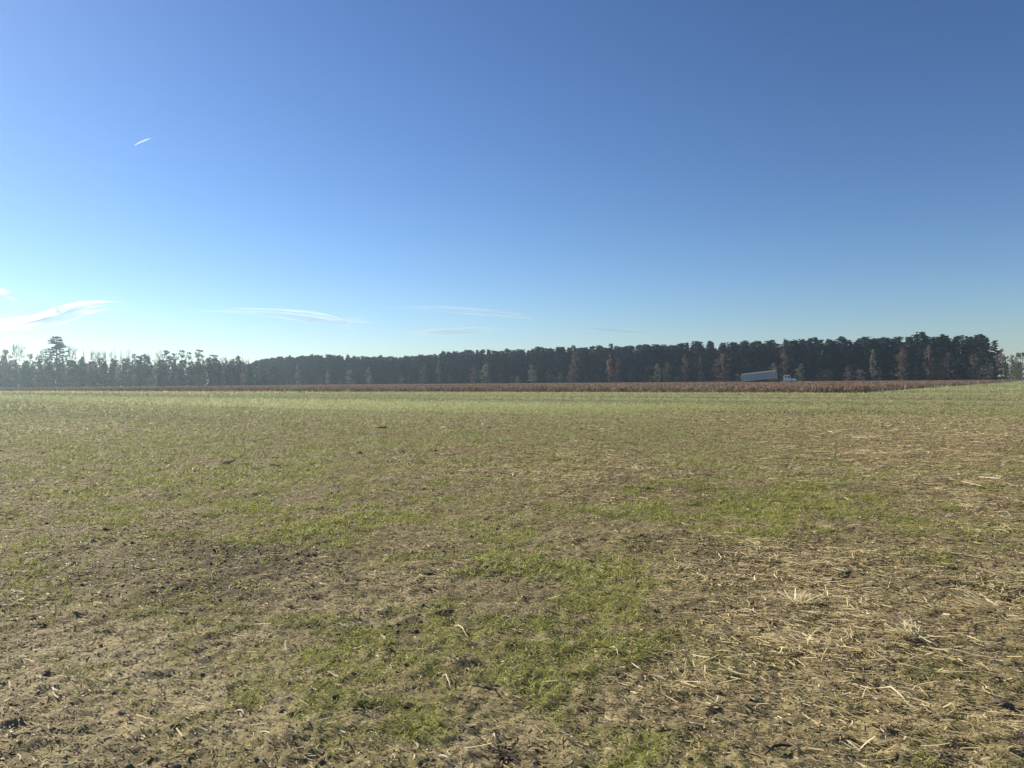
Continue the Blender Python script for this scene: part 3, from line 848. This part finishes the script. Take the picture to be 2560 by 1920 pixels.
for i in range(80):
    px = -120 + i * 9.4 + random.uniform(-3, 3); Y = 405 + random.uniform(0, 16)
    X, h = at_left(px, 900 + random.gauss(0, 5) + max(0, (px - 300) * .006), Y)
    if i % 3:
        plant_tree('pine_tree', pines[i % 6], (X, Y, 0), (h / 20 * 1.1, h / 20 * 1.1, h / 20), random.uniform(0, 6.28), 'ordinary pine in the lower mass of the left stand', 'pine', 'pines of the lower left stand')
    else:
        plant_tree('bushy_tree', leafm([GREYT, LG, DIM][(i // 3) % 3], i % 3), (X, Y - 2, 0), (.9, .9, h / 10 * .9), random.uniform(0, 6.28), 'dull leafy tree in the lower mass of the left stand', 'tree', 'leafy trees of the lower left stand')
# scattered thin understorey at its foot
for i in range(26):
    px = 10 + i * 24 + random.uniform(-8, 8); Y = 400; X, h = at_left(px, 935 + random.uniform(-8, 8), Y)
    plant_tree('scrub_bush', leafm([GREYT, GREYT, LG][i % 3], i % 3), (X, Y, 0), (.6, .6, h / 10), random.uniform(0, 6.28), 'low grey scrub bush at the foot of the left stand', 'bush', 'scrub along the foot of the left stand')
# right of the plantation
for px, ty, Y, kind, lab in [(2531,888,360,'b','grey low tree right after the end of the pine wood'),(2540,884,365,'n','bare small tree in the gap before the right edge'),(2552,880,350,'p','dark rounded pine behind the utility pole at the right edge'),(2566,879,352,'p','dark pine cut by the right edge of the photo'),(2546,905,345,'g','grey-green bush left of the utility pole')]:
    X = (px - 1280) / 1850 * Y; h = EYE + (hz(px) - ty) * Y / 1850
    if kind == 'p': plant_tree('pine_tree', rp[0], (X, Y, 0), (.8, .8, h / 19), .3, lab, 'pine')
    elif kind == 'n': plant_tree('bare_tree', bare[0], (X, Y, 0), (.5, .5, h / 20), .3, lab, 'bare tree')
    else: plant_tree('bushy_tree', leafm(GREYT if kind == 'b' else LG, 1), (X, Y, 0), (.6, .6, h / 10), .3, lab, 'bush')

# ------------------------------------------------------------------ truck and trailer
import bmesh
M_white = plain('white_paint', (.80, .81, .82), .35, .06, 2.0, spec=.5)
M_alu = plain('trailer_panel', (.33, .37, .37), .45, .14, 1.5, .2)
M_rail = plain('pale_rail', (.75, .75, .74), .5, .08, 2.0, .0)
M_black = plain('black_rubber', (.02, .02, .022), .8, .2, 5.0)
M_frame = plain('dark_steel', (.045, .045, .05), .6, .2, 3.0, .2)
M_glass = plain('cab_glass', (.03, .035, .04), .08, .05, 2.0, spec=.8)
M_rust = plain('red_oxide', (.18, .05, .03), .6, .2, 3.0)
M_tarp = plain('tarp', (.50, .50, .49), .8, .1, 2.0)

def bm_box(bm, x0, x1, y0, y1, z0, z1, bev=0.0, taper=None):
    r = bmesh.ops.create_cube(bm, size=1)
    vs = r['verts']
    for v in vs:
        v.co = Vector((x0 + (v.co.x + .5) * (x1 - x0), y0 + (v.co.y + .5) * (y1 - y0), z0 + (v.co.z + .5) * (z1 - z0)))
    if taper:
        for v in vs: v.co = taper(v.co)
    if bev: bmesh.ops.bevel(bm, geom=list({e for v in vs for e in v.link_edges}), offset=bev, segments=2, affect='EDGES')
def bm_cyl(bm, c, r, depth, axis='Y', seg=20, r2=None):
    m = Matrix.Translation(c)
    if axis == 'Y': m = m @ Matrix.Rotation(R(90), 4, 'X')
    if axis == 'X': m = m @ Matrix.Rotation(R(90), 4, 'Y')
    bmesh.ops.create_cone(bm, cap_ends=True, segments=seg, radius1=r, radius2=r if r2 is None else r2, depth=depth, matrix=m)
def bobj(name, fn, mat, parent, matrix=None):
    bm = bmesh.new(); fn(bm)
    if matrix is not None: bmesh.ops.transform(bm, matrix=matrix, verts=bm.verts)
    me = bpy.data.meshes.new(name); bm.to_mesh(me); bm.free(); me.materials.append(mat)
    return obj(name, me, parent)
def wheel(parent, x, y, r=.5, w=.28, cx='wheel'):
    o = bobj('wheel', lambda bm: (bm_cyl(bm, (x, y, r), r, w, seg=28)), M_black, parent)
    bobj('rim', lambda bm: (bm_cyl(bm, (x, y, r), r * .56, w + .03, seg=20), bm_cyl(bm, (x, y, r), r * .2, w + .09, seg=12)), M_white, o)

TY = 268.0
def tx(px): return (px - 1280) / 1850 * TY
TH = R(19.0)                                   # the rig stands square to the line of sight
TAIL = Vector((tx(1855) * 1.007, TY * 1.007, 0))
def along(px):
    k = (px - 1280) / 1850.0
    t = (k * TAIL.y - TAIL.x) / (math.cos(TH) + k * math.sin(TH))
    return TAIL + Vector((math.cos(TH), -math.sin(TH), 0)) * t, t
M_rib = plain('rib_steel', (.52, .55, .55), .45, .1, 2.0, .2)
def build_trailer():
    L = along(1944)[1]
    root = empty('dump_trailer', TAIL, -TH); tag(root, 'long grey ribbed dump trailer with its box tipped up toward the truck', 'trailer')
    B = Matrix.Translation((0, 0, 1.02)) @ Matrix.Rotation(-R(6.3), 4, 'Y')
    def body(bm):
        bm_box(bm, 0, L, -1.25, -1.19, 0, 2.25); bm_box(bm, 0, L, 1.19, 1.25, 0, 2.25)
        bm_box(bm, 0, L, -1.188, 1.188, .0, .08); bm_box(bm, L - .06, L, -1.188, 1.188, .083, 2.25)
    bd = bobj('box', body, M_alu, root, B)
    def ribs(bm):
        n = 13
        for i in range(n + 1):
            x = .12 + (L - .3) * i / n
            for s in (-1, 1): bm_box(bm, x - .05, x + .05, s * 1.252 - (.07 if s < 0 else 0), s * 1.252 + (.07 if s > 0 else 0), .12, 2.1)
    bobj('rib', ribs, M_rib, bd, B).name = 'side_ribs'
    def rail(bm):
        for s in (-1, 1): bm_box(bm, -.15, L - .3, s * 1.25 - .09, s * 1.25 + .09, 2.253, 2.42, .02)
        bm_box(bm, L - .296, L + .04, -1.34, 1.34, 2.253, 2.42, .02); 
    bobj('top_rail', rail, M_rail, bd, B)
    bobj('bottom_rail', lambda bm: [bm_box(bm, 0, L, s * 1.25 - .06, s * 1.25 + .06, -.14, -.003) for s in (-1, 1)], M_rail, bd, B)
    bobj('tarp_roll', lambda bm: bm_cyl(bm, (L / 2, -1.12, 2.52), .1, L - .6, 'X', 12), M_tarp, bd, B)
    bobj('tailgate', lambda bm: (bm_box(bm, -.10, -.003, -1.24, 1.24, .02, 2.2), bm_box(bm, -.16, -.103, -1.2, 1.2, .6, .72), bm_box(bm, -.16, -.103, -1.2, 1.2, 1.5, 1.62)), M_rib, bd, B)
    bobj('chassis', lambda bm: [bm_box(bm, .3, L + 1.9, s * .45 - .07, s * .45 + .07, .72, .98) for s in (-1, 1)] + [bm_box(bm, .6 + 1.6 * k, .75 + 1.6 * k, -.38, .38, .78, .92) for k in range(8)], M_frame, root)
    bobj('suspension', lambda bm: (bm_box(bm, .5, 3.4, -.9, .9, .45, .7)), M_frame, root)
    for x in (.75, 1.95, 3.1):
        for s in (-1, 1): wheel(root, x, s * 1.02)
    bobj('hoist_cylinder', lambda bm: (bm_cyl(bm, (L - .8, 0, 1.3), .13, 1.2, 'Z', 14), bm_cyl(bm, (L - .8, 0, 2.15), .09, .6, 'Z', 14)), M_frame, root)
    for s in (-1, 1):
        bobj('landing_leg', lambda bm: (bm_box(bm, 9.0, 9.14, s * .7 - .07, s * .7 + .07, .1, .75), bm_box(bm, 8.9, 9.24, s * .7 - .15, s * .7 + .15, .02, .098)), M_rust, root)
    bobj('mudflap', lambda bm: [bm_box(bm, .1, .13, s * 1.02 - .3, s * 1.02 + .3, .25, 1.0) for s in (-1, 1)], M_black, root)
    for s in (-1, 1): bobj('tail_light', lambda bm: bm_box(bm, -.19, -.163, s * 1.0 - .08, s * 1.0 + .08, .9, 1.0), M_rust, root)
build_trailer()

def build_truck():
    L = along(1991.5)[1] - along(1961)[1]      # back of the cab to the bumper
    root = empty('truck', along(1961)[0], -TH); tag(root, 'white long-nosed truck cab facing right, hitched ahead of the tipped trailer', 'truck')
    def roof_t(c):
        c = c.copy()
        if c.z > 2.9: c.x = 0.06 + (c.x) * .9 if c.x < 1 else c.x - .14; c.y *= .93
        return c
    cab = bobj('cab', lambda bm: (bm_box(bm, 0, 1.95, -1.12, 1.12, .85, 2.06, .06), bm_box(bm, .02, 1.98, -1.08, 1.08, 2.063, 3.12, .09, roof_t)), M_white, root)
    def hood_t(c):
        c = c.copy()
        if c.x > 3: c.y *= .80; c.z = c.z - (.16 if c.z > 1.5 else 0)
        return c
    bobj('hood', lambda bm: (bm_box(bm, 1.953, L - .12, -1.0, 1.0, 1.02, 1.98, .1, hood_t)), M_white, root)
    for s in (-1, 1):
        w1 = bobj('side_window', lambda bm: bm_box(bm, 1.0, 1.74, s * 1.062 - .025, s * 1.062 + .03, 2.16, 2.84, .02), M_glass, cab)
        w2 = bobj('side_window', lambda bm: bm_box(bm, 0.16, .74, s * 1.062 - .025, s * 1.062 + .03, 2.16, 2.82, .02), M_glass, cab)
        d = bobj('door', lambda bm: bm_box(bm, .86, 1.86, s * 1.122 - .012, s * 1.122 + .012, 1.0, 2.03, .008), M_white, cab)
        bobj('handle', lambda bm: bm_box(bm, .95, 1.15, s * 1.14 - .012, s * 1.14 + .02, 1.6, 1.66), M_frame, d)
        bobj('step', lambda bm: bm_box(bm, .8, 1.7, s * 1.0 - .18, s * 1.0 + .18, .45, .6), M_frame, root)
        bobj('fuel_tank', lambda bm: bm_cyl(bm, (-.6, s * .95, .72), .3, 1.1, 'X', 18), M_rail, root)
        bobj('mirror', lambda bm: (bm_box(bm, 1.72, 1.80, s * 1.28 - .1, s * 1.28 + .1, 2.0, 2.55, .02), bm_box(bm, 1.74, 1.78, s * 1.14 - .06, s * 1.14 + .06, 2.25, 2.29)), M_frame, root)
        bobj('fender', lambda bm: bm_box(bm, 2.7, 4.0, s * .98 - .17, s * .98 + .17, .98, 1.28, .1), M_white, root)
        bobj('headlight', lambda bm: bm_cyl(bm, (L - .1, s * .82, 1.12), .13, .12, 'X', 16), M_glass, root)
        bobj('exhaust_stack', lambda bm: bm_cyl(bm, (-.12, s * .85, 2.0), .07, 1.9, 'Z', 12), M_rail, root)
        wheel(root, 3.35, s * .95, .5)
        wheel(root, -1.3, s * .92, .5, .5); wheel(root, -2.5, s * .92, .5, .5)
    bobj('windshield', lambda bm: bm_box(bm, 1.86, 1.93, -.92, .92, 2.16, 2.86, .02), M_glass, cab)
    bobj('grille', lambda bm: [bm_box(bm, L - .12, L - .06, -.62 + .16 * k, -.54 + .16 * k, 1.04, 1.72) for k in range(8)], M_rail, root)
    bobj('bumper', lambda bm: bm_box(bm, L - .14, L + .06, -1.1, 1.1, .45, .8, .04), M_rail, root)
    bobj('chassis', lambda bm: [bm_box(bm, -3.1, L - .2, s * .42 - .06, s * .42 + .06, .62, .84) for s in (-1, 1)], M_frame, root)
    bobj('fifth_wheel', lambda bm: bm_cyl(bm, (-1.9, 0, .9), .45, .1, 'Z', 20), M_frame, root)
    bobj('roof_light', lambda bm: [bm_box(bm, 1.5, 1.6, -.6 + .3 * k, -.5 + .3 * k, 3.12, 3.17) for k in range(5)], M_rust, cab)
build_truck()

# ------------------------------------------------------------------ utility pole
def pole():
    Y = 292.0; X = (2556.5 - 1280) / 1850 * Y; h = EYE + (hz(2556) - 889) * Y / 1850
    root = empty('utility_pole', (X, Y, 0)); tag(root, 'single pale wooden pole standing at the right edge of the photo', 'pole')
    bobj('shaft', lambda bm: bm_cyl(bm, (0, 0, h / 2), .17, h, 'Z', 14, .11), plain('weathered_pole', (.42, .40, .36), .8, .15, 1.0), root)
    bobj('cap', lambda bm: (bm_cyl(bm, (0, 0, h + .17), .3, .34, 'Z', 14, .26)), plain('pole_cap', (.30, .27, .12), .6, .1, 1.0), root)
    bobj('bracket', lambda bm: bm_box(bm, -.05, .35, -.04, .04, h - .9, h - .75), M_frame, root)
pole()

# ------------------------------------------------------------------ clouds and contrail: thin real volumes far away
def vol_mat(name, dens, scale, stretch=(1, 1, 1), thr=(.4, .65), aniso=.6):
    m, nt, N, L = newmat(name)
    out = N.new('ShaderNodeOutputMaterial'); pv = N.new('ShaderNodeVolumePrincipled')
    tc = N.new('ShaderNodeTexCoord'); mp = N.new('ShaderNodeMapping'); mp.inputs['Scale'].default_value = stretch
    nz = N.new('ShaderNodeTexNoise'); nz.inputs['Scale'].default_value = scale; nz.inputs['Detail'].default_value = 4
    L.new(tc.outputs['Object'], mp.inputs['Vector']); L.new(mp.outputs[0], nz.inputs['Vector'])
    mr = N.new('ShaderNodeMapRange'); mr.inputs['From Min'].default_value = thr[0]; mr.inputs['From Max'].default_value = thr[1]
    mr.inputs['To Min'].default_value = 0; mr.inputs['To Max'].default_value = dens
    L.new(nz.outputs['Fac'], mr.inputs['Value']); L.new(mr.outputs[0], pv.inputs['Density'])
    pv.inputs['Color'].default_value = (1, 1, 1, 1); pv.inputs['Anisotropy'].default_value = aniso
    L.new(pv.outputs[0], out.inputs['Volume'])
    return m

CD = 20000.0
M_cloud = vol_mat('cirrus', .0046, .0045, (.12, .12, 1.3), (.30, .70))
def cloud(label, pts, D=CD, mat=None, name='cirrus_cloud', cat='cloud', depth=3.0, sides=10, strands=12):
    """pts: (photo x, photo y, half thickness px)"""
    P = []
    for i in range(len(pts) - 1):
        for t in np.linspace(0, 1, 6, endpoint=False):
            a, b = pts[i], pts[i + 1]; P.append([a[k] * (1 - t) + b[k] * t for k in range(3)])
    P.append(list(pts[-1]))
    for _ in range(3):
        P = [P[0]] + [[(P[i - 1][k] + 2 * P[i][k] + P[i + 1][k]) / 4 for k in range(3)] for i in range(1, len(P) - 1)] + [P[-1]]
    ce = at_y(P[len(P) // 2][0], P[len(P) // 2][1], D)
    r = random.Random(len(label) * 7 + int(pts[0][0]))
    bm = bmesh.new()
    for sidx in range(strands):
        if strands == 1: Q = P; off = 0; sl = 0; wk = 1
        else:
            a = r.randrange(0, max(1, len(P) // 3)); b = r.randrange(2 * len(P) // 3, len(P) + 1)
            if sidx == 0: a, b = 0, len(P)
            Q = P[a:b]; off = r.uniform(-1.1, 1.1); sl = r.uniform(-.8, .8); wk = r.uniform(.12, .45)
        rings = []; n = len(Q)
        for i, (px, py, w) in enumerate(Q):
            u = i / (n - 1); o = (off + sl * (u - .5)) * w
            c = at_y(px, py + o, D) - ce
            A = Q[max(i - 1, 0)]; B = Q[min(i + 1, n - 1)]
            dx, dy = B[0] - A[0], -(B[1] - A[1]); l = math.hypot(dx, dy) or 1
            nx, nz = -dy / l, dx / l
            m = max(w * wk * (math.sin(math.pi * min(1, max(0, u))) ** .5 if strands > 1 else 1), .04) * D / 1850
            yo = off * depth * m * .4
            rings.append([bm.verts.new((c.x + nx * m * math.cos(6.2832 * k / sides), c.y + yo + m * depth * math.sin(6.2832 * k / sides), c.z + nz * m * math.cos(6.2832 * k / sides))) for k in range(sides)])
        for i in range(n - 1):
            for k in range(sides): bm.faces.new((rings[i][k], rings[i][(k + 1) % sides], rings[i + 1][(k + 1) % sides], rings[i + 1][k]))
        bm.faces.new(rings[0][::-1]); bm.faces.new(rings[-1])
    bmesh.ops.recalc_face_normals(bm, faces=bm.faces)
    me = bpy.data.meshes.new(name); bm.to_mesh(me); bm.free(); me.materials.append(mat or M_cloud)
    o = obj(name, me, None, ce); tag(o, label, cat); return o

cloud('brightest white wispy cloud low at the left edge, sweeping up right', [(-160,822,8),(0,820,13),(90,811,15),(150,795,17),(200,776,14),(260,765,9),(330,760,.5)])
cloud('small white streak cloud at the left edge, highest of the low clouds', [(-60,715,3),(0,727,8),(35,731,.4)])
cloud('short slanting white streak just below the highest streak at the left edge', [(-20,742,3),(20,746,6),(62,760,.4)])
cloud('short upright wisp rising from the brightest left cloud', [(127,746,.5),(130,756,5),(135,770,5),(139,780,.5)])
cloud('long thin wisp above the left trees, drooping to a hook at its right end', [(430,774,.5),(560,776,5),(680,782,9),(780,793,11),(850,806,10),(885,828,3),(892,838,.3)])
cloud('faint wisp branching off right from the drooping hooked cloud', [(820,797,.5),(880,800,8),(960,803,.5)])
cloud('long thin arched wisp left of centre ending in a small hook', [(860,767,.5),(980,768,4),(1100,772,6),(1200,781,7),(1290,789,7),(1330,797,7),(1341,812,.5)])
cloud('faint flat wisp just under the arched hooked wisp', [(990,834,.5),(1080,829,7),(1200,824,8),(1300,820,.5)])
cloud('very faint haze streak right of the arched hooked wisp', [(1340,805,.5),(1430,818,5),(1600,830,6),(1720,840,.5)])
M_trail = vol_mat('contrail', .02, .02, (1, 1, 1), (.1, .5), .6)
cloud('short bright contrail alone in the blue sky at the upper left', [(334,365,.5),(340,361,1.7),(352,355,1.9),(366,349,1.9),(380,345,.4)], 9000.0, M_trail, 'contrail', 'contrail', 1.0, 10, 1)

# ------------------------------------------------------------------ haze
def haze():
    bm = bmesh.new()
    bm_box(bm, -900, 900, -150, 900, -1.5, 34)
    me = bpy.data.meshes.new('haze'); bm.to_mesh(me); bm.free()
    m, nt, N, L = newmat('haze_air')
    out = N.new('ShaderNodeOutputMaterial'); pv = N.new('ShaderNodeVolumePrincipled')
    pv.inputs['Color'].default_value = (.68, .87, 1, 1); pv.inputs['Density'].default_value = HAZE
    pv.inputs['Anisotropy'].default_value = .72
    L.new(pv.outputs[0], out.inputs['Volume']); me.materials.append(m)
    o = obj('haze', me); tag(o, 'thin pale haze lying over the field and the far wood', 'haze', kind='stuff')
HAZE = .00034
haze()

# ------------------------------------------------------------------ light
AZ, EL = -55.0, 31.0
S = Vector((math.sin(R(AZ)) * math.cos(R(EL)), math.cos(R(AZ)) * math.cos(R(EL)), math.sin(R(EL))))
ld = bpy.data.lights.new('sun', 'SUN'); ld.energy = 5.0; ld.angle = R(.5); ld.color = (1, .91, .74)
lo = bpy.data.objects.new('sun', ld); COL.objects.link(lo); lo.rotation_euler = S.to_track_quat('Z', 'Y').to_euler(); lo.location = (0, 0, 60)
w = bpy.data.worlds.new('World'); sc.world = w; w.use_nodes = True
N = w.node_tree.nodes; Lk = w.node_tree.links
bg = N['Background']
sky = N.new('ShaderNodeTexSky'); sky.sky_type = 'NISHITA'; sky.sun_disc = False
sky.sun_elevation = R(EL); sky.sun_rotation = R(AZ); sky.air_density = 1.0; sky.dust_density = 0.08; sky.ozone_density = 4.5
sky.altitude = 0
gm = N.new('ShaderNodeGamma'); gm.inputs[1].default_value = 1.28
Lk.new(sky.outputs[0], gm.inputs[0])
mx = N.new('ShaderNodeVectorMath'); mx.operation = 'MULTIPLY'; mx.inputs[1].default_value = (1.0, .985, 1.02)
Lk.new(gm.outputs[0], mx.inputs[0]); Lk.new(mx.outputs[0], bg.inputs['Color']); bg.inputs['Strength'].default_value = .045

sc.view_settings.view_transform = 'Standard'; sc.view_settings.look = 'None'
sc.view_settings.exposure = 0.6; sc.view_settings.gamma = 1.0
sc.cycles.use_denoising = True
sc.cycles.denoising_input_passes = 'RGB_ALBEDO_NORMAL'; sc.cycles.denoising_prefilter = 'ACCURATE'
sc.cycles.max_bounces = 6; sc.cycles.diffuse_bounces = 3; sc.cycles.transmission_bounces = 4; sc.cycles.volume_bounces = 1
sc.cycles.transparent_max_bounces = 8
print('pines', cnt, 'straw', ns, 'grass', ng)
